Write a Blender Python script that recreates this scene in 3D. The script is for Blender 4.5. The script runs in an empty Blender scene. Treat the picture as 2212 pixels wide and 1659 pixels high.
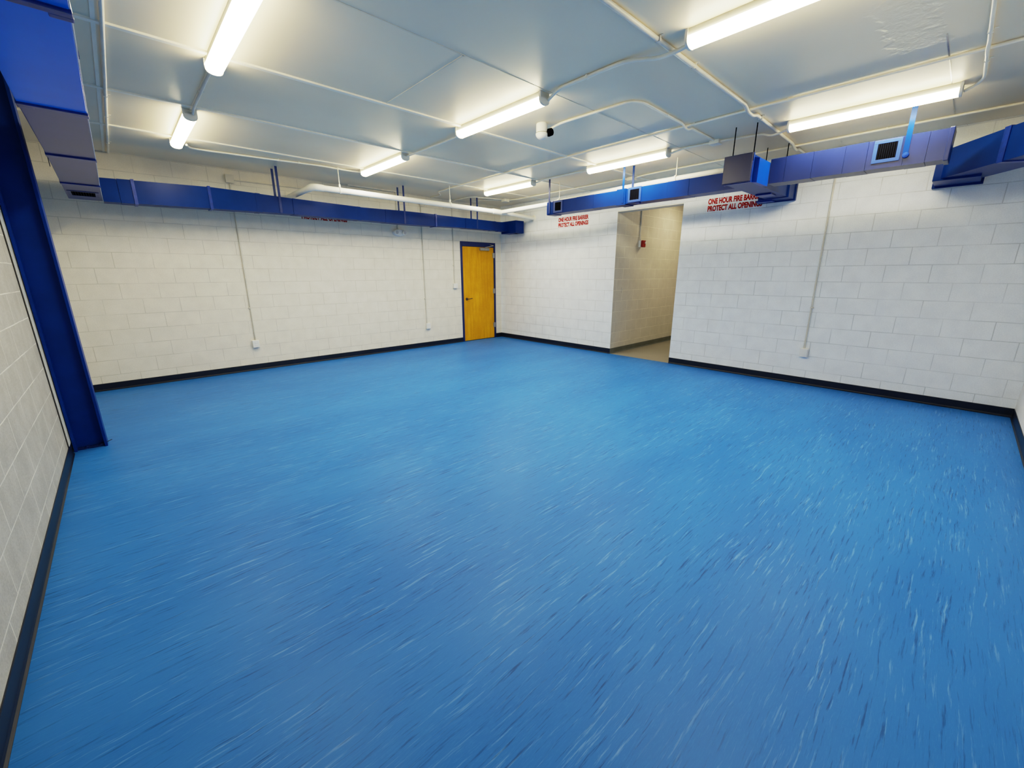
import bpy, bmesh, math, random
from mathutils import Vector, Matrix
random.seed(7)
S = bpy.context.scene
COL = S.collection
H = 3.06            # ceiling height
W = 7.473           # wall_left plane x=-W
L = 8.42            # wall_front plane y=-L
C = .2032           # block course

# ------------------------------------------------------------------ materials
class NT:
    def __init__(s, name):
        s.m = bpy.data.materials.new(name); s.m.use_nodes = True
        s.t = s.m.node_tree; s.n = s.t.nodes; s.b = s.n['Principled BSDF']
    def new(s, kind, **kw):
        n = s.n.new(kind)
        for k, v in kw.items():
            if k.startswith('i_'):
                key = k[2:].replace('_', ' ')
                n.inputs[int(key) if key.isdigit() else key].default_value = v
            else: setattr(n, k, v)
        return n
    def link(s, a, b): s.t.links.new(a, b)
    def math(s, op, a, b=None):
        n = s.n.new('ShaderNodeMath'); n.operation = op
        for i, v in enumerate((a, b)):
            if v is None: continue
            if isinstance(v, (int, float)): n.inputs[i].default_value = v
            else: s.link(v, n.inputs[i])
        return n.outputs[0]
    def mix(s, fac, a, b):
        n = s.n.new('ShaderNodeMix'); n.data_type = 'RGBA'
        if isinstance(fac, (int, float)): n.inputs[0].default_value = fac
        else: s.link(fac, n.inputs[0])
        for i, v in ((6, a), (7, b)):
            if isinstance(v, tuple): n.inputs[i].default_value = (*v, 1)
            else: s.link(v, n.inputs[i])
        return n.outputs[2]
    def ramp(s, x, p0, p1, c0=0., c1=1.):
        n = s.n.new('ShaderNodeMapRange'); n.interpolation_type = 'SMOOTHSTEP'
        n.inputs[1].default_value = p0; n.inputs[2].default_value = p1
        n.inputs[3].default_value = c0; n.inputs[4].default_value = c1
        s.link(x, n.inputs[0]); return n.outputs[0]
    def coords(s):
        return s.new('ShaderNodeTexCoord').outputs['Object']
    def noise(s, vec, scale, detail=3, rough=.5, map_scale=None, w=0):
        if map_scale:
            mp = s.new('ShaderNodeMapping'); mp.inputs['Scale'].default_value = map_scale
            mp.inputs['Location'].default_value = (w, w * 1.7, w * .3)
            s.link(vec, mp.inputs['Vector']); vec = mp.outputs[0]
        n = s.new('ShaderNodeTexNoise'); n.inputs['Scale'].default_value = scale
        n.inputs['Detail'].default_value = detail; n.inputs['Roughness'].default_value = rough
        s.link(vec, n.inputs['Vector']); return n.outputs['Fac']
    def bump(s, h, strength, dist, prev=None):
        n = s.new('ShaderNodeBump'); n.inputs['Strength'].default_value = strength
        n.inputs['Distance'].default_value = dist; s.link(h, n.inputs['Height'])
        if prev: s.link(prev, n.inputs['Normal'])
        return n.outputs[0]

def paint(name, col, rough=.4, var=.06, nscale=3., bump=0., bscale=60., spec=.5, metal=0.):
    k = NT(name); co = k.coords()
    f = k.noise(co, nscale, 3)
    a = tuple(c * (1 - var) for c in col); b = tuple(min(1, c * (1 + var)) for c in col)
    k.link(k.mix(k.ramp(f, .3, .7), a, b), k.b.inputs['Base Color'])
    k.b.inputs['Roughness'].default_value = rough
    k.b.inputs['Specular IOR Level'].default_value = spec
    k.b.inputs['Metallic'].default_value = metal
    if bump:
        k.link(k.bump(k.noise(co, bscale, 3), bump, .002), k.b.inputs['Normal'])
    return k.m

def block_wall(name, axis, phase, base, mort, fac=1., bump=.5, rough=.5, grain=.5, speck=.05, jit=.5):
    """painted concrete block: courses C high, blocks 2C long, laid half-over; axis = world axis along the wall"""
    k = NT(name); co = k.coords()
    sp = k.new('ShaderNodeSeparateXYZ'); k.link(co, sp.inputs[0])
    u = k.math('SUBTRACT', sp.outputs[axis], phase - C)
    # slightly wandering joints
    wob = k.math('MULTIPLY', k.math('SUBTRACT', k.noise(co, 5., 2), .5), .006)
    cb = k.new('ShaderNodeCombineXYZ'); k.link(k.math('ADD', u, wob), cb.inputs[0]); k.link(k.math('ADD', sp.outputs[2], wob), cb.inputs[1])
    br = k.new('ShaderNodeTexBrick'); br.offset = .5; br.offset_frequency = 2; br.squash_frequency = 2
    br.inputs['Scale'].default_value = 1; br.inputs['Mortar Size'].default_value = .0042
    br.inputs['Mortar Smooth'].default_value = .35; br.inputs['Bias'].default_value = 0
    br.inputs['Brick Width'].default_value = 2 * C; br.inputs['Row Height'].default_value = C
    br.inputs['Color1'].default_value = (.5 - jit * .5,) * 3 + (1,); br.inputs['Color2'].default_value = (.5 + jit * .5,) * 3 + (1,)
    br.inputs['Mortar'].default_value = (.5, .5, .5, 1)
    k.link(cb.outputs[0], br.inputs['Vector'])
    # joints partly filled with paint
    fill = k.ramp(k.noise(co, 2.3, 2, w=4, map_scale=(1, 1, 1)), .32, .62, .35, 1.)
    jf = k.math('MULTIPLY', br.outputs['Fac'], k.math('MULTIPLY', fill, fac))
    fine = k.noise(co, 90, 4, .65); mid = k.noise(co, 6, 3)
    c0 = tuple(c * (1 - speck) for c in base); c1 = tuple(min(.95, c * (1 + speck)) for c in base)
    tone = k.mix(k.ramp(k.math('ADD', k.math('MULTIPLY', fine, .55), k.math('MULTIPLY', mid, .45)), .36, .64), c0, c1)
    sepb = k.new('ShaderNodeSeparateColor'); k.link(br.outputs['Color'], sepb.inputs[0])
    tone = k.mix(k.math('MULTIPLY', sepb.outputs[0], .10), tone, tuple(c * .80 for c in base))
    k.link(k.mix(jf, tone, mort), k.b.inputs['Base Color'])
    k.b.inputs['Roughness'].default_value = rough; k.b.inputs['Specular IOR Level'].default_value = .3
    nb = k.bump(k.math('SUBTRACT', 1., jf), bump, .006)
    k.link(k.bump(fine, grain, .0025, nb), k.b.inputs['Normal'])
    return k.m

M = {}
WB = (.80, .765, .69)
M['wall_back'] = block_wall('painted block back', 0, -6.8912, WB, (.56, .54, .49), fac=.8, bump=.45, grain=.35, jit=.25)
M['wall_right'] = block_wall('painted block right', 1, -8.1047, (.85, .88, .92), (.60, .62, .645), fac=.95, bump=.6, grain=.55, jit=.35)
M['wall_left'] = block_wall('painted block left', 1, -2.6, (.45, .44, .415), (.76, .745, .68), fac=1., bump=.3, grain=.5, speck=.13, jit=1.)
M['wall_hall'] = block_wall('painted block hall', 0, .1, (.68, .66, .61), (.92, .90, .82), fac=1., bump=.4, grain=.4)

def floor_mat():
    k = NT('streaked blue sheet vinyl'); co = k.coords()
    warp = k.noise(co, 2.2, 2)
    mx = k.new('ShaderNodeVectorMath'); mx.operation = 'MULTIPLY_ADD'
    k.link(warp, mx.inputs[0]); mx.inputs[1].default_value = (0, .05, 0); k.link(co, mx.inputs[2])
    v = mx.outputs[0]
    patch = k.noise(co, 1., 2, map_scale=(.9, 2.6, 1), w=3)
    s1 = k.noise(v, 1., 7, .66, (4.0, 78, 1), 1.3)
    s2 = k.noise(v, 1., 7, .68, (5.0, 105, 1), 7.7)
    s3 = k.noise(v, 1., 7, .68, (2.2, 46, 1), 11.9)
    fine = k.noise(v, 1., 3, .6, (40, 260, 1), 5.1)
    gate = k.ramp(patch, .30, .58, .5, 1.)
    base = k.mix(k.ramp(k.noise(co, 1., 3, map_scale=(.7, 1.9, 1), w=9), .3, .7), (.020, .158, .50), (.030, .186, .55))
    base = k.mix(k.math('MULTIPLY', k.ramp(fine, .45, .75), .30), base, (.052, .24, .60))
    light = k.math('MULTIPLY', k.math('MULTIPLY', k.ramp(s1, .565, .67), gate), .70)
    base = k.mix(light, base, (.15, .34, .66))
    pale = k.math('MULTIPLY', k.math('MULTIPLY', k.ramp(s3, .60, .72), gate), .45)
    base = k.mix(pale, base, (.13, .31, .64))
    dark = k.math('MULTIPLY', k.math('MULTIPLY', k.ramp(s2, .55, .67), gate), .80)
    base = k.mix(dark, base, (.006, .060, .21))
    k.link(base, k.b.inputs['Base Color'])
    k.link(k.ramp(fine, .3, .7, .40, .50), k.b.inputs['Roughness'])
    k.b.inputs['Specular IOR Level'].default_value = .22
    k.link(k.bump(s1, .05, .001), k.b.inputs['Normal'])
    return k.m
M['floor'] = floor_mat()

def ceil_mat():
    k = NT('semi gloss white painted plasterboard'); co = k.coords()
    big = k.noise(co, .8, 3); mid = k.noise(co, 4, 3)
    k.link(k.mix(k.ramp(big, .3, .7), (.87, .765, .60), (.91, .81, .645)), k.b.inputs['Base Color'])
    k.link(k.ramp(mid, .3, .7, .34, .42), k.b.inputs['Roughness'])
    k.b.inputs['Specular IOR Level'].default_value = .5
    nb = k.bump(k.noise(co, 1.1, 2), .12, .010)
    nb = k.bump(k.noise(co, 45, 3), .10, .002, nb)
    # rough plaster repair close to the front wall
    sp = k.new('ShaderNodeSeparateXYZ'); k.link(co, sp.inputs[0])
    dx = k.math('ABSOLUTE', k.math('SUBTRACT', sp.outputs[0], -2.95))
    dy = k.math('ABSOLUTE', k.math('SUBTRACT', sp.outputs[1], -7.25))
    wob = k.math('MULTIPLY', k.math('SUBTRACT', k.noise(co, 9, 4), .5), .35)
    inx = k.ramp(k.math('ADD', dx, wob), .36, .46, 1., 0.); iny = k.ramp(k.math('ADD', dy, wob), .08, .17, 1., 0.)
    rough = k.math('MULTIPLY', k.math('MULTIPLY', inx, iny), k.noise(co, 9, 5, .6))
    nb = k.bump(rough, .35, .02, nb)
    k.link(nb, k.b.inputs['Normal'])
    return k.m
M['ceiling'] = ceil_mat()

def duct_mat(name, c0, c1, spec=.15):
    k = NT(name); co = k.coords()
    f = k.noise(co, 3., 4)
    k.link(k.mix(k.ramp(f, .3, .7), c0, c1), k.b.inputs['Base Color'])
    k.b.inputs['Roughness'].default_value = .32
    k.b.inputs['Specular IOR Level'].default_value = spec
    nb = k.bump(k.noise(co, 1.6, 1), .10, .012)
    k.link(nb, k.b.inputs['Normal'])
    return k.m
M['duct'] = duct_mat('blue gloss painted sheet metal', (.001, .026, .155), (.002, .033, .190))
M['duct_sheen_grey'] = duct_mat('blue duct paint greyed by reflections', (.005, .014, .078), (.007, .018, .098), .45)  # same blue paint, darkened against lamp glare and greyed like reflected walls
M['duct_under_sheen'] = duct_mat('blue duct paint with grazing sheen', (.012, .034, .17), (.016, .040, .21), .5)  # same paint on the far underside, grazing wall reflection mixed into its colour
M['duct_lit_side'] = duct_mat('blue duct paint on lit side', (.001, .040, .30), (.001, .050, .36))  # same paint, its colour brightened to show a strongly lit side
M['duct_floor_lit'] = duct_mat('blue duct paint with floor bounce', (.001, .20, .86), (.002, .22, .93))  # same paint, light bounced off the floor put into its colour
M['seal'] = paint('blue painted duct sealant', (.004, .035, .24), .3, .2, 20, .5, 40)
M['column'] = paint('blue painted steel', (.001, .036, .235), .4, .1, 4, .2, 50, spec=.15)
M['frame_blue'] = paint('dark blue enamel', (.004, .018, .12), .35, .08, 5)
M['strap'] = paint('blue painted strap', (.006, .03, .17), .4, .1, 8)
M['black'] = paint('black void', (.003, .003, .004), .8, .2, spec=0.)
M['rubber'] = paint('navy rubber base', (.006, .010, .026), .38, .15, 6)
M['grey_rubber'] = paint('grey rubber base', (.13, .15, .15), .5, .1, 6)
M['white'] = paint('white paint', (.76, .76, .72), .35, .04, 5)
M['batten'] = paint('white painted batten', (.94, .90, .79), .35, .03, 4, .2, 40)
M['seam'] = paint('faint seam filler', (.84, .76, .62), .35, .1, 4)
M['conduit'] = paint('white painted conduit', (.94, .90, .79), .33, .05, 6)
M['conduit_grey'] = paint('grey white painted conduit', (.74, .72, .66), .4, .06, 6)
M['wallpipe'] = paint('conduit painted like the wall', (.64, .62, .56), .42, .04, 6)
M['pipe'] = paint('white pipe jacket', (.84, .82, .74), .4, .05, 3, .3, 14)
M['device'] = paint('white plastic', (.82, .82, .80), .35, .02)
M['housing'] = paint('white enamelled fixture housing', (.80, .80, .72), .35, .03)
M['endcap'] = paint('grey white end cap', (.86, .85, .80), .4, .03)
M['steel'] = paint('brushed steel', (.42, .42, .43), .35, .1, 30, metal=.9)
M['bronze'] = paint('dark bronze lever', (.10, .075, .05), .35, .1, 30, metal=.6)
M['alum'] = paint('silver closer body', (.36, .35, .32), .4, .1, 20, metal=.3)
M['register'] = paint('blue grey register frame', (.012, .045, .20), .4, .08, 10)
M['louvre'] = paint('dark louvre blade', (.006, .008, .016), .6, .1, 10, spec=.05)
M['red'] = paint('red stencil paint', (.40, .014, .010), .7, .15, 30, spec=.1)
M['alarm_red'] = paint('red alarm housing', (.33, .012, .015), .35, .05)
M['gap'] = paint('dark joint sealant', (.012, .010, .009), .7, .1)
M['hall_floor'] = paint('beige grey hall tile', (.34, .32, .28), .35, .06, 2)
M['hall_ceiling'] = paint('hall ceiling paint', (.7, .68, .6), .6, .03)
M['plain_wall'] = paint('plain painted wall', (.84, .83, .81), .5, .03, 2)

def door_mat():
    k = NT('golden birch door veneer'); co = k.coords()
    g = k.noise(co, 1., 5, .6, (22, 22, 1.6)); big = k.noise(co, 3.2, 3); fl = k.noise(co, 60, 3)
    a = k.mix(k.ramp(g, .3, .7), (.62, .29, .006), (.76, .39, .012))
    a = k.mix(k.math('MULTIPLY', k.ramp(big, .35, .7), .45), a, (.50, .22, .005))
    a = k.mix(k.math('MULTIPLY', k.ramp(fl, .5, .7), .25), a, (.80, .46, .03))
    k.link(a, k.b.inputs['Base Color']); k.b.inputs['Roughness'].default_value = .45; k.b.inputs['Specular IOR Level'].default_value = .2
    return k.m
M['door'] = door_mat()

def emit(name, col, st):
    k = NT(name)
    k.b.inputs['Base Color'].default_value = (.9, .9, .85, 1)
    k.b.inputs['Emission Color'].default_value = (*col, 1); k.b.inputs['Emission Strength'].default_value = st
    return k.m
LAMP = (1., .925, .77)
M['lens'] = emit('lit diffuser lens', (1., .84, .46), 38.)
M['ledlamp'] = paint('lamp face', (.55, .55, .56), .25, .05)

# ------------------------------------------------------------------ mesh helpers
def obj(name, bm, mat, parent=None, smooth=False):
    bmesh.ops.recalc_face_normals(bm, faces=bm.faces)
    me = bpy.data.meshes.new(name); bm.to_mesh(me); bm.free()
    if smooth:
        for p in me.polygons: p.use_smooth = True
        me.set_sharp_from_angle(angle=math.radians(38))
    me.materials.append(mat)
    o = bpy.data.objects.new(name, me); COL.objects.link(o)
    if parent:
        o.parent = parent; o.matrix_parent_inverse = Matrix.Translation(-parent.location)
    return o

def bx(bm, x0, x1, y0, y1, z0, z1, bev=0.):
    v = [bm.verts.new((x, y, z)) for x in (x0, x1) for y in (y0, y1) for z in (z0, z1)]
    fs = [bm.faces.new([v[i] for i in q]) for q in ((0, 1, 3, 2), (4, 6, 7, 5), (0, 4, 5, 1), (2, 3, 7, 6), (0, 2, 6, 4), (1, 5, 7, 3))]
    if bev:
        es = list({e for f in fs for e in f.edges})
        bmesh.ops.bevel(bm, geom=es, offset=bev, segments=2, profile=.6, affect='EDGES')

def box(x0, x1, y0, y1, z0, z1, bev=0.):
    bm = bmesh.new(); bx(bm, x0, x1, y0, y1, z0, z1, bev); return bm

def loft(rings, bm=None, close=True, caps=True):
    bm = bm or bmesh.new()
    vs = [[bm.verts.new(p) for p in r] for r in rings]
    n = len(rings[0])
    for a, b in zip(vs, vs[1:]):
        for i in range(n if close else n - 1):
            bm.faces.new((a[i], a[(i + 1) % n], b[(i + 1) % n], b[i]))
    if caps:
        bm.faces.new(vs[0]); bm.faces.new(list(reversed(vs[-1])))
    return bm

def round_path(pts, rad, n=5):
    pts = [Vector(p) for p in pts]
    if rad <= 0: return pts
    out = [pts[0]]
    for a, b, c in zip(pts, pts[1:], pts[2:]):
        d1 = (a - b); d2 = (c - b); r = min(rad, d1.length * .45, d2.length * .45)
        p1 = b + d1.normalized() * r; p2 = b + d2.normalized() * r
        for i in range(n + 1):
            t = i / n; out.append(p1 * (1 - t) ** 2 + b * 2 * t * (1 - t) + p2 * t * t)
    out.append(pts[-1]); return out

def tube(pts, r, rad=0., seg=12, bm=None):
    P = round_path(pts, rad)
    rings = []
    t0 = (P[1] - P[0]).normalized()
    up = Vector((0, 0, 1)) if abs(t0.z) < .9 else Vector((1, 0, 0))
    nrm = t0.cross(up).normalized()
    for i, p in enumerate(P):
        a = (P[i] - P[i - 1]).normalized() if i else None
        b = (P[i + 1] - P[i]).normalized() if i < len(P) - 1 else None
        t = ((a or b) + (b or a)).normalized()
        nrm = (nrm - t * nrm.dot(t)).normalized(); bn = t.cross(nrm)
        rings.append([p + (nrm * math.cos(q) + bn * math.sin(q)) * r for q in [2 * math.pi * j / seg for j in range(seg)]])
    return loft(rings, bm)

def lathe(profile, loc, axis='z', seg=24, bm=None):
    """profile = [(radius, height)], spun about an axis through loc"""
    rings = []
    for r, h in profile:
        ring = []
        for j in range(seg):
            q = 2 * math.pi * j / seg; a, b = r * math.cos(q), r * math.sin(q)
            p = {'z': (a, b, h), 'y': (a, h, b), 'x': (h, a, b)}[axis]
            ring.append((loc[0] + p[0], loc[1] + p[1], loc[2] + p[2]))
        rings.append(ring)
    return loft(rings, bm)

def prism(poly, z0, z1):
    bm = bmesh.new()
    return loft([[(x, y, z0) for x, y in poly], [(x, y, z1) for x, y in poly]], bm)

def thing(name, label, cat, loc=(0, 0, 0), group=None):
    o = bpy.data.objects.new(name, None); o.empty_display_size = .1; COL.objects.link(o)
    o.location = loc; tag(o, label, cat, group); return o

def tag(o, label, cat, group=None, kind=None):
    o['label'] = label; o['category'] = cat
    if group: o['group'] = group
    if kind: o['kind'] = kind
    return o

def struct(name, bm, mat, smooth=False):
    o = obj(name, bm, mat, None, smooth); o['kind'] = 'structure'; return o

def dup(root, loc):
    r = root.copy(); COL.objects.link(r); r.location = loc
    for ch in list(root.children):
        c = ch.copy(); COL.objects.link(c); c.parent = r; c.matrix_parent_inverse = ch.matrix_parent_inverse.copy()
        for g in ch.children:
            d = g.copy(); COL.objects.link(d); d.parent = c
    return r

# ------------------------------------------------------------------ the setting
struct('floor', box(-W, 0, -L, 0, -.1, 0), M['floor'])
struct('ceiling', box(-W - .2, .2, -L - .2, .2, H, H + .10), M['ceiling'])
bm = bmesh.new()
DX0, DX1 = -1.206, -.190          # door frame outer edges
bx(bm, -W - .2, DX0 + .02, 0, .2, 0, H); bx(bm, DX1 - .02, .2, 0, .2, 0, H); bx(bm, DX0 + .02, DX1 - .02, 0, .2, 2.215, H)
struct('wall_back', bm, M['wall_back'])
OY0, OY1, OZ = -4.455, -3.226, 2.632   # opening in wall_right
bm = bmesh.new()
bx(bm, 0, .2, OY1, 0, 0, H); bx(bm, 0, .2, -L - .2, OY0, 0, H); bx(bm, 0, .2, OY0, OY1, OZ, H)
o = struct('wall_right', bm, M['wall_right']); o.data.materials.append(M['wall_hall'])
for p in o.data.polygons:
    if abs(p.normal.y) > .9: p.material_index = 1
struct('wall_left', box(-W - .2, -W, -L - .2, 0, 0, H), M['wall_left'])
struct('wall_front', box(-W, 0, -L - .2, -L, 0, H), M['plain_wall'])
# hall beyond the opening
struct('wall_hall_side', box(.2, 4.2, OY1, OY1 + .2, 0, 3.12), M['wall_hall'])
struct('wall_hall_far', box(4.2, 4.4, -6.4, OY1 + .2, 0, 3.12), M['plain_wall'])
struct('wall_hall_near', box(.2, 4.4, -6.6, -6.4, 0, 3.12), M['plain_wall'])
struct('floor_hall', box(0, 4.4, -6.5, OY1, -.1, -.001), M['hall_floor'])
struct('ceiling_hall', box(.2, 4.4, -6.6, OY1 + .2, 3.06, 3.12), M['hall_ceiling'])

def baseboard(name, p0, p1, n, mat):
    """rubber cove base from p0 to p1 (xy), n = inward normal"""
    prof = [(0, .1016), (.004, .1016), (.0055, .098), (.0055, .022), (.009, .010), (.017, .003), (.017, 0), (0, 0)]
    rings = [[(p[0] + n[0] * a, p[1] + n[1] * a, z) for a, z in prof] for p in (p0, p1)]
    return struct(name, loft(rings), mat)
baseboard('baseboard_back_1', (-W, 0), (DX0, 0), (0, -1), M['rubber'])
baseboard('baseboard_back_2', (DX1, 0), (0, 0), (0, -1), M['rubber'])
baseboard('baseboard_right_1', (0, 0), (0, OY1), (-1, 0), M['rubber'])
baseboard('baseboard_right_2', (0, OY0), (0, -L), (-1, 0), M['rubber'])
baseboard('baseboard_left', (-W, -L), (-W, -2.66), (1, 0), M['rubber'])
baseboard('baseboard_front', (-W, -L), (0, -L), (0, 1), M['rubber'])
baseboard('baseboard_hall', (.0, OY1), (4.2, OY1), (0, -1), M['grey_rubber'])
# steel lintel plate over the opening
struct('trim_lintel', box(-.003, .19, OY0 + .0, OY1 - .0, OZ - .012, OZ), M['conduit_grey'])
# ceiling panel joints: raised white battens along x, and flush seams
def batten(n, y, x0=-W, x1=0., w=.038, t=.013, mat='batten'):
    struct('trim_%d' % n, box(x0, x1, y - w / 2, y + w / 2, H - t, H + .0), M[mat])
batten(1, -3.835); batten(2, -2.565); batten(3, -1.375)
batten(4, -5.03, w=.014, t=.003, mat='seam'); batten(5, -7.41, x0=-2.62, x1=-.5, w=.008, t=.003, mat='steel')
def batten_y(n, x, y0, y1, w=.03, t=.008, mat='batten'):
    struct('trim_%d' % n, box(x - w / 2, x + w / 2, y0, y1, H - t, H), M[mat])
batten_y(6, -6.735, -L, 0, .022, .006); batten_y(7, -4.80, -5.03, -3.85, .014, .003, 'seam')
batten_y(8, -6.10, -3.5, -2.45, .03, .006)
# white moulding scrap on ceiling against wall_back
struct('trim_9', box(-3.65, -2.72, -.10, -.06, H - .02, H), M['conduit_grey'])
# dark joint and white strip on wall_left beside the column
struct('trim_10', box(-W - .001, -W + .003, -2.80, -2.755, .10, H), M['gap'])
struct('trim_11', box(-W, -W + .006, -2.75, -2.62, .10, H), M['white'])

# ------------------------------------------------------------------ door
d = bpy.data.objects.new('door_1', None); COL.objects.link(d); d.location = (-.698, 0, 0); d['kind'] = 'structure'
d['label'] = 'golden wood door in a dark blue metal frame beside the corner'
bm = bmesh.new()
bx(bm, DX0, DX0 + .05, -.016, .13, 0, 2.235, .003); bx(bm, DX1 - .05, DX1, -.016, .13, 0, 2.235, .003)
bx(bm, DX0 + .05, DX1 - .05, -.016, .13, 2.134, 2.235, .003)
obj('door_frame', bm, M['frame_blue'], d)
sl = obj('door_slab', box(DX0 + .053, DX1 - .053, -.004, .040, .012, 2.130, .002), M['door'], d)
obj('threshold', box(DX0 + .05, DX1 - .05, .0, .13, 0, .010), M['gap'], d)
for z in (1.955, 1.135, .32):
    bm = box(DX1 - .083, DX1 - .022, -.018, -.002, z - .057, z + .057, .002)
    tube([(DX1 - .052, -.022, z - .057), (DX1 - .052, -.022, z + .057)], .008, bm=bm)
    obj('hinge', bm, M['steel'], d)
lv = obj('lever_handle', lathe([(.001, -.014), (.030, -.014), (.033, -.010), (.033, -.003)], (-1.065, 0, .975), 'y'), M['bronze'], d, True)
obj('lever', tube([(-1.065, -.01, .975), (-1.065, -.058, .975), (-.945, -.062, .985)], .009, .02), M['bronze'], lv, True)
cl = obj('door_closer', box(-.67, -.40, -.058, -.004, 2.055, 2.118, .014), M['alum'], d)
bm = tube([(-.53, -.05, 2.123), (-.40, -.20, 2.160), (-.36, -.018, 2.19)], .009, .02)
obj('closer_arm', bm, M['alum'], cl, True)

# ------------------------------------------------------------------ strip lights
def make_light(loc, label):
    LEN = 1.255
    t = thing('strip_light', label, 'light', loc, 'surface mounted ceiling strip lights')
    x, y, z = loc; h = LEN / 2
    obj('housing', box(x - .050, x + .050, y - h, y + h, z - .048, z, .004), M['housing'], t)
    def prof(w, z0, z1, n=10):
        return [(-w, z0)] + [(-w * math.cos(math.pi * i / n) if 0 < i < n else (-w if i == 0 else w), z0 - (z0 - z1) * (math.sin(math.pi * i / n)) ** .55) for i in range(n + 1)][1:]
    pr = prof(.056, -.043, -.098)
    def ext(p, ya, yb): return loft([[(x + a, q, z + b) for a, b in p] for q in (ya, yb)])
    obj('lens', ext(pr, y - h + .016, y + h - .016), M['lens'], t, True)
    pe = [(-.058, -.002)] + prof(.0585, -.043, -.1005) + [(.058, -.002)]
    for s in (-1, 1):
        a = y + s * h; b = y + s * (h - .018)
        obj('end_cap', ext(pe, a, b), M['endcap'], t, True)
    return t
LIGHTS = [
    (-6.110, -4.345, 'strip light over the left side, cut off by the top edge of photo'),
    (-6.115, -1.835, 'strip light nearest the blue duct at the left, the leftmost and farther of two'),
    (-3.905, -4.375, 'middle strip light of the ceiling, feeding a conduit at each end'),
    (-3.885, -1.915, 'strip light above the elbow of the white insulated pipe'),
    (-1.510, -4.300, 'strip light above the two bright blue straps of the right-hand duct'),
    (-1.495, -1.905, 'farthest and smallest strip light, near the room corner above the white pipe bend'),
    (-1.480, -6.855, 'long strip light above the duct louvre at the far right'),
    (-3.890, -6.890, 'biggest strip light at top right, running out of the top edge of photo'),
]
l0 = make_light((LIGHTS[0][0], LIGHTS[0][1], H), LIGHTS[0][2])
for x, y, lab in LIGHTS[1:]:
    o = dup(l0, (x, y, H)); o['label'] = lab

# ------------------------------------------------------------------ conduits
def clip(x, y, z, axis, r, par, mat='conduit'):
    """one-hole strap over a conduit lying along axis"""
    bm = bmesh.new()
    if axis == 'y':
        bx(bm, x - r - .003, x + r + .003, y - .008, y + .008, z - r - .003, z + r - .001, .002); bx(bm, x + r, x + r + .022, y - .008, y + .008, z + r - .004, z + r - .001)
    else:
        bx(bm, x - .008, x + .008, y - r - .003, y + r + .003, z - r - .003, z + r - .001, .002); bx(bm, x - .008, x + .008, y - r - .022, y - r, z + r - .004, z + r - .001)
    obj('conduit_clip', bm, M[mat], par)
def conduit(pts, r, label, rad=.08, mat='conduit', clips=(), name='conduit', cat='conduit'):
    mid = pts[len(pts) // 2]
    t = thing(name, label, cat, mid)
    obj('tube', tube(pts, r, rad), M[mat], t, True)
    for c in clips: clip(c[0], c[1], c[2] if len(c) > 3 else H - r, c[-1], r, t, mat)
    return t
R = .0115; Z1 = H - R - .003
conduit([(-6.695, -L + .02, Z1), (-6.695, -.015, Z1)], .0125, 'long white conduit beside the left blue duct, running to the back wall', clips=[(-6.695, -2.4, 'y'), (-6.695, -1.75, 'y'), (-6.695, -.6, 'y'), (-6.695, -4.3, 'y')])
conduit([(-6.095, -2.466, H - .04), (-6.10, -2.62, Z1 - .008), (-6.105, -3.45, Z1 - .008), (-6.11, -3.713, H - .04)], R, 'short grey conduit joining the two leftmost strip lights', mat='conduit_grey', clips=[(-6.103, -3.02, 'y')])
conduit([(-6.02, -1.22, H - .04), (-5.95, -.96, Z1), (-5.2, -1.05, Z1), (-4.45, -1.16, Z1), (-4.05, -1.13, Z1), (-3.86, -1.29, H - .04)], R, 'white conduit along the back linking two strip lights over the white pipe', rad=.15, clips=[(-5.0, -1.078, 'x'), (-4.75, -1.115, 'x')])
conduit([(-3.86, -2.54, H - .045), (-3.81, -2.75, Z1 - .006), (-3.80, -3.3, Z1 - .006), (-3.87, -3.75, H - .05)], R, 'white conduit from the middle strip light back to the one behind it', rad=.15)
conduit([(-3.86, -5.0, H - .05), (-3.90, -5.16, Z1), (-3.90, -5.80, Z1), (-3.83, -6.03, H - .052), (-3.83, -6.16, H - .052), (-3.85, -6.258, H - .05)], R + .002, 'thick white conduit from the middle strip light toward the biggest one at top right', rad=.12, clips=[(-3.9, -5.45, 'y')])
conduit([(-6.6, -6.105, H - .018), (-2.36, -6.10, H - .018), (-2.27, -6.09, H - .048), (-2.11, -6.085, H - .048), (-2.02, -6.085, H - .018), (-.66, -6.06, H - .018), (-.58, -6.06, H - .048), (-.44, -6.05, H - .048), (-.36, -6.05, H - .018), (-.02, -6.045, H - .018)], .016, 'thickest conduit crossing the whole ceiling, hopping over a thinner one', rad=.05, mat='conduit_grey', clips=[(-4.0, -6.105, 'x'), (-3.45, -6.10, 'x'), (-1.9, -6.085, 'x')])
conduit([(-1.9, -.015, Z1), (-1.9, -.36, Z1), (-2.12, -.62, Z1), (-2.15, -1.0, Z1), (-2.20, -2.55, Z1), (-2.20, -L + .02, Z1)], R, 'longest thin conduit running the length of the ceiling, zigzagging at its far end', rad=.06, clips=[(-2.2, -3.3, 'y'), (-2.2, -6.4, 'y'), (-2.2, -5.55, 'y')])
conduit([(-3.30, -4.49, H - .06), (-3.255, -4.62, Z1), (-3.22, -5.42, Z1), (-3.10, -5.487, Z1), (-2.31, -5.475, Z1), (-2.24, -5.474, H - .043), (-2.16, -5.472, H - .043), (-2.09, -5.472, Z1), (-1.50, -5.465, Z1)], R, 'curved white conduit feeding the round ceiling sensor', rad=.12, clips=[(-3.23, -5.05, 'y'), (-2.65, -5.48, 'x')])
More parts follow.
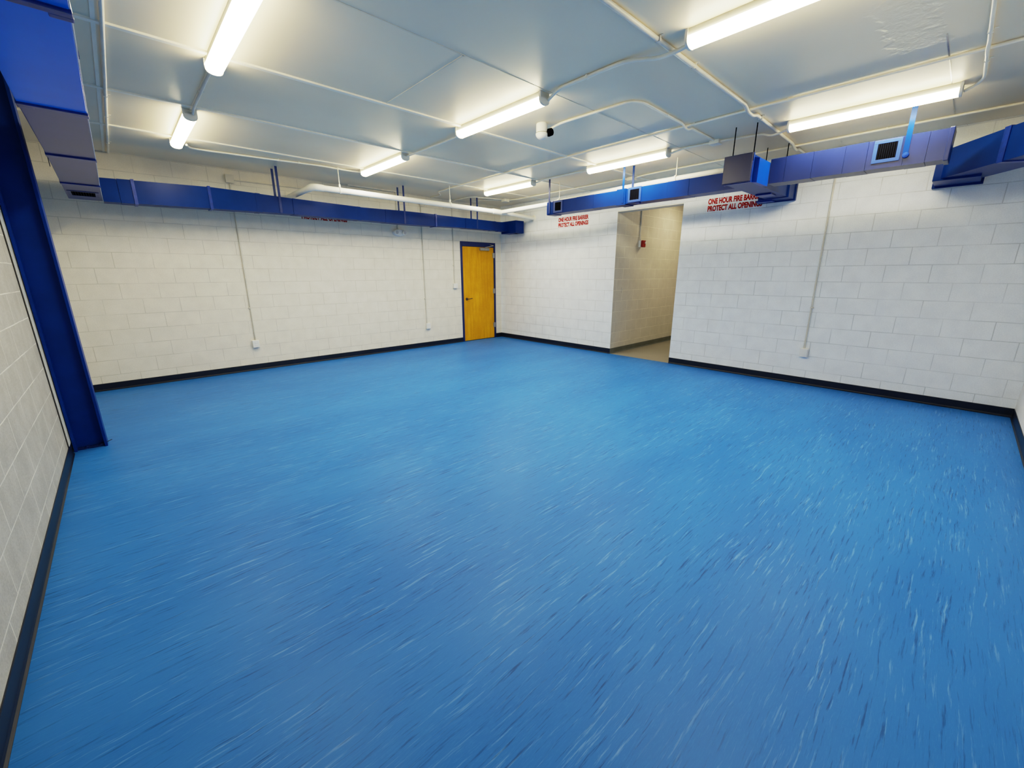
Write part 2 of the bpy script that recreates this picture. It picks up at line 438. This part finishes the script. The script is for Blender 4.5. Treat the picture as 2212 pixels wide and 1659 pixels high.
conduit([(-1.47, -4.91, H - .05), (-1.44, -5.1, Z1), (-1.41, -5.40, Z1)], R, 'short conduit from strip light to the square box before the blue branch duct', rad=.05)
conduit([(-1.41, -5.51, Z1), (-1.345, -5.75, Z1), (-1.32, -5.93, Z1), (-1.33, -6.02, H - .055), (-1.36, -6.10, H - .055), (-1.44, -6.226, H - .05)], R, 'wavy conduit passing behind the hanger rods to the far right strip light', rad=.08)
conduit([(-1.45, -2.53, H - .045), (-1.42, -2.7, Z1), (-1.42, -3.4, Z1), (-1.47, -3.69, H - .045)], R, 'thin conduit between the two far strip lights above the end of the right-hand duct', rad=.08)
conduit([(-.50, -.83, Z1), (-.45, -1.1, Z1), (-.45, -2.2, Z1), (-.47, -3.5, Z1), (-.42, -3.66, Z1)], R, 'conduit high along the right wall from the corner box to the next box', rad=.1, clips=[(-.45, -2.3, 'y')])
conduit([(-.42, -3.80, Z1), (-.48, -4.0, Z1), (-.50, -4.5, Z1), (-.51, -6.0, Z1), (-.52, -L + .02, Z1)], R, 'conduit high along the right wall passing above the long blue duct', rad=.1, clips=[(-.51, -6.9, 'y'), (-.505, -5.1, 'y')])
conduit([(-.66, -.80, Z1), (-1.30, -.65, Z1), (-1.36, -.55, Z1), (-1.34, -.015, Z1)], R * .9, 'thin conduit bending from the corner box to the back wall', rad=.1)
conduit([(-.64, -.74, Z1), (-.86, -.55, Z1), (-1.0, -.28, Z1)], R * .9, 'loose thin conduit drooping off the corner box above white pipe', rad=.1)
conduit([(-1.43, -7.487, H - .05), (-1.40, -7.55, Z1), (-1.55, -7.595, Z1), (-2.09, -7.600, Z1), (-2.16, -7.602, H - .043), (-2.24, -7.603, H - .043), (-2.31, -7.604, Z1), (-6.6, -7.66, Z1)], R, 'conduit curving from the far right strip light up to the top edge', rad=.08, clips=[(-1.95, -7.6, 'x'), (-2.5, -7.607, 'x')])

def jbox(loc, sx, sy, sz, label, mat='conduit', name='junction_box'):
    x, y, z = loc
    t = thing(name, label, 'junction box', loc)
    obj('box_body', box(x - sx, x + sx, y - sy, y + sy, z - sz, z, .004), M[mat], t)
    obj('cover_plate', box(x - sx - .003, x + sx + .003, y - sy - .003, y + sy + .003, z - sz - .004, z - sz + .001, .002), M[mat], t)
    return t
jbox((-1.41, -5.455, H), .055, .055, .04, 'square white box on ceiling just above the boxy blue branch duct')
jbox((-.42, -3.73, H), .055, .06, .045, 'white box on ceiling hidden partly by two bright blue straps')
jbox((-.57, -.80, H), .06, .06, .05, 'white box on ceiling in the far corner where thin conduits meet')

# ceiling sensor
t = thing('ceiling_sensor', 'round white ceiling sensor with a small black lens at its side', 'sensor', (-3.35, -4.45, H))
obj('body', lathe([(.055, H), (.060, H - .006), (.060, H - .085)], (-3.35, -4.45, 0)), M['device'], t, True)
obj('dome', lathe([(.057, H - .088), (.066, H - .095), (.064, H - .112), (.050, H - .132), (.030, H - .145), (.008, H - .150)], (-3.35, -4.45, 0)), M['device'], t, True)
obj('lens_block', lathe([(.02, -.075), (.036, -.07), (.038, -.03), (.03, -.005)], (-3.30, -4.47, H - .085), 'y'), M['black'], t, True)

# ------------------------------------------------------------------ ducts
def rect_y(x, y, x1, zb, zt): return [(x, y, zb), (x1, y, zb), (x1, y, zt), (x, y, zt)]
def bev_bm(bm, off=.004):
    bmesh.ops.bevel(bm, geom=list(bm.edges), offset=off, segments=2, profile=.6, affect='EDGES'); return bm

def register(par, face, u0, u1, z0, z1, plane, name='register'):
    """louvred grille; face 'x' = on a plane x=plane looking -x; 'z' = under a plane z=plane (u along x, z0/z1 are y)"""
    fr = .03; nb = 9
    bm = bmesh.new(); bl = bmesh.new(); vo = bmesh.new()
    if face == 'x':
        p0, p1 = plane - .006, plane + .001
        bx(bm, p0, p1, u0 - fr, u1 + fr, z1, z1 + fr, .0015); bx(bm, p0, p1, u0 - fr, u1 + fr, z0 - fr, z0, .0015)
        bx(bm, p0, p1, u0 - fr, u0, z0, z1); bx(bm, p0, p1, u1, u1 + fr, z0, z1)
        bx(vo, plane - .0035, plane - .001, u0, u1, z0, z1)
        for i in range(nb):
            q = u0 + (i + .5) * (u1 - u0) / nb; bx(bl, plane - .0055, plane - .0035, q - .0016, q + .0016, z0, z1)
    else:
        p0, p1 = plane - .006, plane + .001
        bx(bm, u0 - fr, u1 + fr, z1, z1 + fr, p0, p1, .0015); bx(bm, u0 - fr, u1 + fr, z0 - fr, z0, p0, p1, .0015)
        bx(bm, u0 - fr, u0, z0, z1, p0, p1); bx(bm, u1, u1 + fr, z0, z1, p0, p1)
        bx(vo, u0, u1, z0, z1, plane - .0035, plane - .001)
        for i in range(nb):
            q = u0 + (i + .5) * (u1 - u0) / nb; bx(bl, q - .0016, q + .0016, z0, z1, plane - .0055, plane - .0035)
    r = obj(name, bm, M['register'], par)
    obj('dark_opening', vo, M['black'], r)
    obj('louvre', bl, M['louvre'], r)

# duct along wall_back
YF, YB = -.62, -.42
def d2z(x):
    tb = [(-6.88, 2.383, 2.645), (-6.5, 2.390, 2.656), (-5.77, 2.408, 2.676), (-5.2, 2.418, 2.660), (-4.7, 2.424, 2.643), (-3.72, 2.424, 2.624), (-2.7, 2.418, 2.640), (-1.57, 2.443, 2.628), (-.72, 2.446, 2.622), (-.1, 2.44, 2.635)]
    for a, b in zip(tb, tb[1:]):
        if x <= b[0]:
            f = (x - a[0]) / (b[0] - a[0]); return a[1] + (b[1] - a[1]) * f, a[2] + (b[2] - a[2]) * f
    return tb[-1][1:]
def sec_x(x0, x1, g=0.):
    rings = []
    for i in range(4):
        x = x0 + (x1 - x0) * i / 3; zb, zt = d2z(x)
        rings.append([(x, YF - g, zb - g), (x, YB + g, zb - g), (x, YB + g, zt + g), (x, YF - g, zt + g)])
    return loft(rings)
t = thing('air_duct', 'long blue duct along the back wall above the door', 'duct', (-3.7, -.52, 2.5), 'blue painted air ducts')
XS = [-6.850, -6.696, -6.553, -5.78, -5.206, -4.747, -3.722, -3.246, -2.206, -1.5, -.714, -.33]
for i, (a, b) in enumerate(zip(XS, XS[1:])):
    obj('duct_section', sec_x(a + .0015, b - .0015, (.0, .003, .0, .002)[i % 4]), M['duct'], t)
for x in (-6.553, -5.78, -2.206): obj('joint_flange', sec_x(x - .016, x + .016, .011), M['seal'], t)
for x in (-5.206, -3.722, -.714): obj('joint_collar', sec_x(x - .03, x + .03, .005), M['duct'], t)
obj('end_boot', bev_bm(box(-.345, -.10, -.885, -.41, 2.400, 2.655), .005), M['duct'], t)
register(t, 'z', -.29, -.16, -.84, -.70, 2.400, 'register')
obj('damper_tab', box(-.60, -.50, -.60, -.50, d2z(-.5)[0] - .012, d2z(-.5)[0] + .002, .003), M['seal'], t)
obj('damper_tab', box(-.95, -.85, -.61, -.50, d2z(-.9)[0] - .010, d2z(-.9)[0] + .002, .003), M['seal'], t)
for x in (-4.92, -2.87, -1.197):
    for y in (-.417, -.625):
        zb, zt = d2z(x)
        bm = box(x - .016, x + .016, y - .002, y + .002, zb + .01, H)
        obj('hanger_strap', bm, M['strap'], t)

# duct along wall_left (passes overhead)
t = thing('air_duct', 'wide blue duct overhead at the left, its underside facing down by the steel column', 'duct', (-7.0, -3.5, 2.5), 'blue painted air ducts')
YS = [-L + .02, -7.0, -5.51, -4.22, -2.91, -1.545, -.325]
D1X = [(-7.118, -6.868)] * 2 + [(-7.12, -6.869), (-7.132, -6.869), (-7.130, -6.864), (-7.141, -6.864), (-7.150, -6.856)]
for i, (a, b) in enumerate(zip(YS, YS[1:])):
    (l0_, r0), (l1, r1) = D1X[i], D1X[i + 1]
    bm = loft([[(l0_, a + .001, 2.42), (r0, a + .001, 2.42), (r0, a + .001, 2.70), (l0_, a + .001, 2.70)], [(l1, b - .001, 2.42), (r1, b - .001, 2.42), (r1, b - .001, 2.70), (l1, b - .001, 2.70)]])
    obj('duct_section', bev_bm(bm), M['duct_floor_lit' if i < 3 else 'duct_under_sheen'], t)
for i in (2, 3, 4, 5):
    y = YS[i]; l, r = D1X[i]
    obj('joint_flange', box(l - .004, r + .006, y - .022, y + .022, 2.409, 2.706, .004), M['seal'], t)
    for xx in (l + .03, r - .02):   # bolted corner tabs
        obj('corner_tab', box(xx - .035, xx + .028, y + .025, y + .06, 2.411, 2.421, .004), M['seal'], t)
M['bead'] = paint('pale flange edge highlight', (.50, .56, .70), .4, .1, 20)  # pale line for the highlight and paint drip along the flange edge
for i, (a, b) in enumerate(zip(YS[1:], YS[2:])): obj('edge_highlight', tube([(D1X[i + 1][1] + .002, a + .03, 2.421), (D1X[i + 2][1] + .002, b - .03, 2.421)], .0022), M['bead'], t)
register(t, 'z', -7.100, -6.910, -1.02, -.70, 2.420, 'register')
for y in (-5.0, -2.2):
    for x in (-7.155, -6.862): obj('hanger_strap', box(x - .002, x + .002, y - .016, y + .016, 2.45, H), M['strap'], t)

# duct along wall_right, left piece
XF, XB = -1.30, -1.08
def sec_yd(y0, y1, zb, zt, g=0., zb2=None, zt2=None):
    zb2 = zb if zb2 is None else zb2; zt2 = zt if zt2 is None else zt2
    return loft([[(XF - g, y0, zb - g), (XB + g, y0, zb - g), (XB + g, y0, zt + g), (XF - g, y0, zt + g)], [(XF - g, y1, zb2 - g), (XB + g, y1, zb2 - g), (XB + g, y1, zt2 + g), (XF - g, y1, zt2 + g)]])
t = thing('air_duct', 'blue duct along the right wall over the doorway opening, with two black louvres', 'duct', (-1.19, -4.1, 2.6), 'blue painted air ducts')
obj('end_cap', bev_bm(sec_yd(-2.655, -2.82, 2.503, 2.722), .018), M['duct'], t)
YY = [-2.82, -3.30, -3.63, -4.05, -4.20, -4.835, -5.127, -5.715]
for i, (a, b) in enumerate(zip(YY, YY[1:])):
    g = .010 if i == 3 else (.002 if i % 2 else 0)
    obj('duct_section', sec_yd(a - .001, b + .001, 2.515, 2.712, g), M['duct'], t)
register(t, 'x', -2.98, -2.85, 2.556, 2.684, XF - .001)
register(t, 'x', -4.418, -4.272, 2.553, 2.692, XF - .002)
obj('damper_tab', box(XF + .02, XF + .06, -4.42, -4.36, 2.498, 2.517, .003), M['seal'], t)
for x, y in ((XF - .003, -2.72), (XF - .013, -4.16), (XB + .013, -4.16)):
    obj('hanger_strap', box(x - .002, x + .002, y - .016, y + .016, 2.53, H), M['duct' if y < -4 else 'strap'], t)

# branch out of wall_right
t = thing('air_duct', 'boxy blue branch duct jutting out of the right wall beside red lettering', 'duct', (-.9, -5.85, 2.6), 'blue painted air ducts')
obj('duct_section', bev_bm(box(-1.70, -.05, -5.985, -5.72, 2.505, 2.778), .004), M['duct'], t)
obj('end_cap', bev_bm(box(-1.725, -1.695, -6.0, -5.708, 2.500, 2.783), .006), M['duct_sheen_grey'], t)
obj('joint_flange', bev_bm(box(-1.69, -1.655, -5.998, -5.71, 2.494, 2.790), .004), M['seal'], t)
bm = loft([[(-1.645, -5.985, 2.50), (-1.645, -6.045, 2.49), (-1.645, -6.045, 2.735), (-1.645, -5.985, 2.75)], [(-1.31, -5.985, 2.50), (-1.31, -6.05, 2.49), (-1.31, -6.05, 2.735), (-1.31, -5.985, 2.75)]])
obj('splitter_take_off', bm, M['duct_lit_side'], t)
bm = bmesh.new(); bx(bm, -.30, -.03, -6.005, -5.66, 2.496, 2.775, .004)
obj('collar', bm, M['duct'], t)
obj('wall_collar', bev_bm(box(-.05, -.002, -6.02, -5.56, 2.485, 2.79), .004), M['duct'], t)
obj('damper_tab', bev_bm(box(-.75, -.55, -5.93, -5.75, 2.488, 2.506), .004), M['seal'], t)
obj('damper_tab', bev_bm(box(-.24, -.12, -5.80, -5.60, 2.478, 2.500), .004), M['seal'], t)
for x, y in ((-1.712, -5.79), (-1.712, -6.0), (-.62, -5.78), (-.66, -6.02)):
    obj('hanger_rod', tube([(x, y, 2.70), (x, y, H)], .0055), M['black'], t)

# duct along wall_right, right piece
t = thing('air_duct', 'blue duct running right from the boxy branch, with one large pale framed louvre', 'duct', (-1.19, -6.7, 2.6), 'blue painted air ducts')
YY = [-6.05, -6.20, -6.453, -6.722, -6.90, -7.175, -7.33, -7.455]
for i, (a, b) in enumerate(zip(YY, YY[1:])):
    obj('duct_section', sec_yd(a - .001, b + .001, 2.517, 2.770, .002 if i % 2 else 0), M['duct_sheen_grey'], t)
obj('end_cap', bev_bm(sec_yd(-7.45, -7.485, 2.510, 2.776, .004), .006), M['duct_sheen_grey'], t)
register(t, 'x', -7.118, -6.974, 2.596, 2.735, XF - .001)
obj('hanger_strap', box(XF - .008, XF - .003, -7.205, -7.165, 2.60, H), M['duct'], t)
obj('strap_bolt', lathe([(.004, -.02), (.022, -.016), (.026, 0)], (XF - .004, -7.19, 2.60), 'x'), M['seal'], t, True)

# diagonal duct at far right
t = thing('air_duct', 'blue duct at the far right edge leaving the wall and slanting out of frame', 'duct', (-.5, -7.6, 2.6), 'blue painted air ducts')
obj('wall_stub', bev_bm(box(-.46, -.02, -7.705, -7.355, 2.462, 2.74), .004), M['duct'], t)
obj('wall_collar', bev_bm(box(-.05, -.002, -7.725, -7.335, 2.445, 2.76), .004), M['duct'], t)
p0, p1, p2, p3 = (-.40, -7.375), (-1.02, -7.80), (-.80, -8.12), (-.18, -7.70)
bm = prism([p0, p1, p2, p3], 2.482, 2.755); obj('duct_section', bev_bm(bm), M['duct'], t)
q1, q2 = (-1.75, -8.30), (-1.53, -8.40)
bm = prism([(-1.04, -7.814), q1, q2, (-.82, -8.134)], 2.482, 2.755); obj('duct_section', bev_bm(bm), M['duct'], t)
bm = prism([(-1.005, -7.78), (-1.055, -7.815), (-.825, -8.155), (-.775, -8.12)], 2.474, 2.763); obj('joint_flange', bm, M['seal'], t)

# ------------------------------------------------------------------ white insulated pipe
t = thing('insulated_pipe', 'fat white jacketed pipe running under the ceiling into the far corner', 'pipe', (-2.8, -1.17, 2.745))
PR = .042; PZ = 2.745
obj('pipe_run', tube([(-4.50, -1.17, PZ), (-1.05, -1.17, PZ - .02)], PR, seg=20), M['pipe'], t, True)
obj('elbow', tube([(-4.47, -1.17, PZ), (-4.62, -1.17, PZ), (-4.62, -1.02, PZ)], PR + .006, .13, 20), M['pipe'], t, True)
obj('pipe_run', tube([(-4.62, -1.05, PZ), (-4.62, -.003, PZ)], PR, seg=20), M['pipe'], t, True)
obj('tee_wrap', tube([(-1.25, -1.17, PZ - .018), (-.90, -1.165, PZ - .022)], PR + .008, seg=20), M['pipe'], t, True)
obj('pipe_run', tube([(-.92, -1.165, PZ - .022), (-.003, -1.10, PZ - .045)], PR - .005, seg=20), M['pipe'], t, True)
obj('wall_escutcheon', lathe([(PR, -.02), (PR + .02, -.012), (PR + .022, 0)], (-.001, -1.10, PZ - .045), 'x'), M['pipe'], t, True)
obj('pipe_run', tube([(-1.02, -1.17, PZ - .018), (-1.02, -2.3, PZ - .012), (-1.02, -4.07, PZ + .045), (-1.02, -5.42, PZ + .05), (-.02, -5.46, PZ + .05)], PR - .004, .1, 20), M['pipe'], t, True)
for x, y in ((-4.23, -1.17), (-2.25, -1.17)):
    hg = obj('hanger_rod', tube([(x, y, PZ + .04), (x, y, H)], .006), M['conduit'], t, True)
    bm = tube([(x - .012, y, PZ - .002), (x + .012, y, PZ - .002)], PR + .006, seg=20)
    bx(bm, x - .012, x + .012, y - .012, y + .012, PZ + .045, PZ + .085, .003)
    obj('clamp', bm, M['pipe'], hg, False)
for y in (-2.7, -4.8):
    hg = obj('hanger_rod', tube([(-1.02, y, PZ + .04), (-1.02, y, H)], .006), M['conduit'], t, True)
    bm = tube([(-1.02, y - .012, PZ + .02 * (-y - 2.3) / 1), (-1.02, y + .012, PZ + .02 * (-y - 2.3))], PR + .006, seg=20)
    obj('clamp', bm, M['pipe'], hg, False)

# ------------------------------------------------------------------ steel column
t = thing('steel_column', 'blue painted steel I-beam column standing against the left wall', 'column', (-7.354, -2.55, 0)); t['kind'] = 'thing'
bm = bmesh.new()
x0, x1, y0, y1 = -7.462, -7.243, -2.62, -2.47
bx(bm, x0, x0 + .020, y0, y1, 0, H - .002, .002); bx(bm, x1 - .020, x1, y0, y1, 0, H - .002, .002)
bx(bm, x0 + .018, x1 - .018, -2.551, -2.539, 0, H - .002)
obj('beam', bm, M['column'], t)
bm = bmesh.new(); rr = random.Random(3)
for i in range(9): q = x0 + .03 + i * .019; bx(bm, q - .012, q + .012, -2.585 - rr.random() * .01, -2.55, 0, .012 + rr.random() * .014, .003)
obj('base_grout', bm, M['frame_blue'], t)
obj('cable_clip', tube([(x1 - .002, -2.60, .035), (x1 + .035, -2.585, .045)], .003), M['gap'], t)

# ------------------------------------------------------------------ wall devices
def outlet(axis, u, z, label, wall_cat='outlet', hw=.048, hh=.062, dep=.045, slots=True):
    """surface mounted box; axis 'back' on y=0 at x=u, 'right' on x=0 at y=u"""
    def B(bm, a0, a1, d0, d1, z0, z1, bev=0):
        if axis == 'back': bx(bm, u + a0, u + a1, -d1, -d0, z + z0, z + z1, bev)
        else: bx(bm, -d1, -d0, u + a0, u + a1, z + z0, z + z1, bev)
    loc = (u, -dep, z) if axis == 'back' else (-dep, u, z)
    t = thing('outlet_box' if slots else 'switch_box', label, wall_cat, loc)
    bm = bmesh.new(); B(bm, -hw, hw, .001, dep, -hh, hh, .008); obj('box_body', bm, M['device'], t)
    bm = bmesh.new(); B(bm, -hw + .006, hw - .006, dep - .001, dep + .004, -hh + .006, hh - .006, .002); pl = obj('cover_plate', bm, M['device'], t)
    if slots:
        for s in (-1, 1):
            bm = bmesh.new(); B(bm, -.017, .017, dep + .003, dep + .0065, s * .020 - .014, s * .020 + .014, .002); rc = obj('receptacle', bm, M['device'], pl)
    else:
        bm = bmesh.new(); B(bm, -.006, .006, dep + .003, dep + .014, -.012, .012, .002); obj('toggle', bm, M['device'], pl)
    return t
outlet('back', -5.415, .437, 'white outlet box low on the back wall, under the long conduit at left')
outlet('back', -2.137, .449, 'white outlet box low on the back wall, second from the left, before the door')
outlet('right', -6.425, .455, 'white outlet box low on the right wall, under a thin conduit')
outlet('back', -1.390, 1.278, 'small white switch box at chest height left of the wood door', 'switch', .052, .055, .05, False)
def vconduit(axis, u, z0, z1, label, du=0., r=.0105):
    y = r + .001
    p = [(u, -y, z0), (u + du, -y, z1)] if axis == 'back' else [(-y, u, z0), (-y, u + du, z1)]
    t = thing('conduit', label, 'conduit', p[0])
    obj('tube', tube(p, r), M['wallpipe'], t, True)
    zc = z0 + (z1 - z0) * .2; f = .2
    for f in (.22, .9):
        zc = z0 + (z1 - z0) * f; uu = u + du * f
        if axis == 'back': bm = box(uu - r - .016, uu + r + .003, -2 * r - .004, -.001, zc - .008, zc + .008, .002)
        else: bm = box(-2 * r - .004, -.001, uu - r - .016, uu + r + .003, zc - .008, zc + .008, .002)
        obj('conduit_clip', bm, M['wallpipe'], t)
vconduit('back', -5.407, .50, 2.855, 'vertical conduit on the back wall, leftmost, down to a low outlet', 0.)
vconduit('back', -2.160, .512, 2.86, 'vertical conduit on the back wall midway, down to a low outlet')
vconduit('back', -1.392, 1.334, H - .005, 'vertical conduit left of the wood door, down to the chest height box')
vconduit('back', -2.70, 2.39, H - .005, 'short vertical conduit above the emergency light on the back wall')
vconduit('right', -6.416, .518, H - .005, 'tall vertical conduit on the right wall down to the outlet')
def wallbox(x, z, hw, hh, label):
    t = thing('junction_box', label, 'junction box', (x, -.03, z))
    obj('box_body', box(x - hw, x + hw, -.05, -.001, z - hh, z + hh, .005), M['wallpipe'], t)
    obj('cover_plate', box(x - hw - .003, x + hw + .003, -.054, -.049, z - hh - .003, z + hh + .003, .002), M['wallpipe'], t)
wallbox(-5.407, 2.915, .05, .055, 'painted box high on the back wall above the blue duct at left')
wallbox(-2.13, 2.90, .055, .04, 'painted box high on the back wall tucked behind the white pipe')
conduit([(-5.355, -.012, 2.905), (-2.19, -.012, 2.915)], .0085, 'thin horizontal conduit high on the back wall between two boxes', mat='wallpipe')

# emergency light
t = thing('emergency_light', 'oval white emergency light with two lamps on the back wall under the duct', 'emergency light', (-2.685, -.03, 2.318))
ex, ez = -2.685, 2.318
bm = bmesh.new(); rings = []
for k, (s, d_) in enumerate(((1., .0015), (1., .03), (.93, .055), (.80, .068))):
    rings.append([(ex + s * .135 * math.cos(2 * math.pi * i / 32), -d_, ez + s * .068 * math.sin(2 * math.pi * i / 32)) for i in range(32)])
obj('body', loft(rings), M['device'], t, True)
for s in (-1, 1):
    lh = obj('lamp_head', lathe([(.038, -.055), (.046, -.09), (.042, -.105), (.034, -.108)], (ex + s * .085, 0, ez), 'y'), M['endcap'], t, True)
    obj('lamp_face', lathe([(.001, -.107), (.033, -.107), (.033, -.110), (.001, -.111)], (ex + s * .085, 0, ez), 'y'), M['ledlamp'], lh, True)

# hall devices
t = thing('fire_alarm', 'red fire alarm strobe on a white box inside the hall', 'fire alarm', (.84, OY1 - .03, 2.10))
obj('back_box', box(.775, .875, OY1 - .05, OY1 - .001, 2.04, 2.165, .004), M['device'], t)
al = obj('strobe_body', box(.785, .885, OY1 - .10, OY1 - .05, 2.035, 2.165, .012), M['alarm_red'], t)
obj('strobe_lens', box(.845, .882, OY1 - .118, OY1 - .098, 2.10, 2.14, .006), M['device'], al)
t = thing('conduit', 'grey conduit dropping from hall ceiling to the red fire alarm', 'conduit', (.80, OY1 - .02, 2.5))
obj('tube', tube([(.80, OY1 - .014, 3.05), (.80, OY1 - .014, 2.25), (.795, OY1 - .03, 2.165)], .0125, .05), M['conduit_grey'], t, True)
t = thing('blank_plate', 'small painted cover plate low on the hall wall inside the opening', 'plate', (.31, OY1, 1.22))
obj('plate', box(.275, .35, OY1 - .006, OY1 - .001, 1.165, 1.28, .002), M['wall_hall'], t)
obj('plate_screw', lathe([(.001, -.008), (.004, -.008), (.004, -.005)], (.3125, OY1, 1.222), 'y', 10), M['steel'], t)

# ------------------------------------------------------------------ stencilled lettering
def stencil(label, org, ux, width, z_lines, height, nrm):
    t = thing('painted_sign', label, 'lettering', org, 'red fire barrier lettering')
    for txt, z in zip(('ONE HOUR FIRE BARRIER', 'PROTECT ALL OPENINGS'), z_lines):
        cu = bpy.data.curves.new('txt', 'FONT'); cu.body = txt; cu.size = 1.; cu.offset = .048; cu.extrude = 0; cu.resolution_u = 4
        o = bpy.data.objects.new('txt', cu); COL.objects.link(o); bpy.context.view_layer.update()
        me = bpy.data.meshes.new_from_object(o.evaluated_get(bpy.context.evaluated_depsgraph_get()))
        bpy.data.objects.remove(o)
        xs = [v.co.x for v in me.vertices]; ys = [v.co.y for v in me.vertices]
        x0, x1, yb, yt = min(xs), max(xs), min(ys), max(ys)
        for v in me.vertices:
            a = (v.co.x - x0) / (x1 - x0) * width; b = (v.co.y - yb) / (yt - yb) * height
            p = Vector((org[0], org[1], 0)) + Vector(ux) * a + Vector(nrm) * .002; v.co = (p.x, p.y, z + b)
        me.materials.clear(); me.materials.append(M['red'])
        q = bpy.data.objects.new('text_line', me); COL.objects.link(q); q.parent = t; q.matrix_parent_inverse = Matrix.Translation(-t.location)
ZL = (2.560, 2.458)
stencil('red fire barrier lettering left of the hall opening', (0, -1.805, 2.55), (0, -1, 0), .765, ZL, .082, (-1, 0, 0))
stencil('red fire barrier lettering right of the opening, partly behind the boxy blue duct', (0, -4.845, 2.55), (0, -1, 0), .765, ZL, .082, (-1, 0, 0))
stencil('red lettering on the back wall mostly hidden by the long duct', (-4.447, 0, 2.55), (1, 0, 0), .765, (2.545, 2.438), .082, (0, -1, 0))

# ------------------------------------------------------------------ lights
def area(name, loc, rot, sx, sy, power, col):
    l = bpy.data.lights.new(name, 'AREA'); l.shape = 'RECTANGLE'; l.size = sx; l.size_y = sy; l.energy = power; l.color = col
    o = bpy.data.objects.new(name, l); COL.objects.link(o); o.location = loc; o.rotation_euler = rot; return o
area('hall_lamp', (1.9, -4.3, 3.03), (0, 0, 0), .5, 1.2, 27, (1., .83, .52))
for x, y, lab in LIGHTS:
    area('strip_lamp', (x, y, H - .104), (0, 0, 0), .10, 1.2, 26 if x > -2 else 27 if x > -5 else 15, LAMP)

wd = bpy.data.worlds.new('world'); S.world = wd; wd.use_nodes = True
wd.node_tree.nodes['Background'].inputs[0].default_value = (.01, .01, .012, 1)

# ------------------------------------------------------------------ camera
cam = bpy.data.cameras.new('camera'); co = bpy.data.objects.new('camera', cam); COL.objects.link(co)
f_px, yaw, pitch, roll = 891.35, .8207, -.2618, -.0030
cam.sensor_width = 36.; cam.sensor_fit = 'HORIZONTAL'; cam.lens = 36. * f_px / 2212.; cam.clip_start = .02
fw = Vector((math.cos(yaw) * math.cos(pitch), math.sin(yaw) * math.cos(pitch), math.sin(pitch)))
r = Vector((math.sin(yaw), -math.cos(yaw), 0)); up = r.cross(fw)
r2 = r * math.cos(roll) + up * math.sin(roll); u2 = -r * math.sin(roll) + up * math.cos(roll)
mw = Matrix((r2, u2, -fw)).transposed().to_4x4(); mw.translation = Vector((-6.9202, -7.8070, 1.5429))
co.matrix_world = mw
S.camera = co
S.view_settings.view_transform = 'Standard'
S.view_settings.look = 'None'
S.view_settings.exposure = -0.17
S.view_settings.gamma = 1.0
# soft highlight shoulder, as a phone camera develops a bright room
S.view_settings.use_curve_mapping = True
cm = S.view_settings.curve_mapping; cm.white_level = (4., 4., 4.)
cv = cm.curves[3]
for x, y in ((.005, .0095), (.0125, .034), (.025, .083), (.05, .198), (.125, .52), (.19, .68), (.30, .81), (.5, .92)): cv.points.new(x, y)
cm.update()
S.cycles.max_bounces = 8; S.cycles.diffuse_bounces = 6; S.cycles.glossy_bounces = 3; S.cycles.transmission_bounces = 2
S.cycles.sample_clamp_indirect = 6
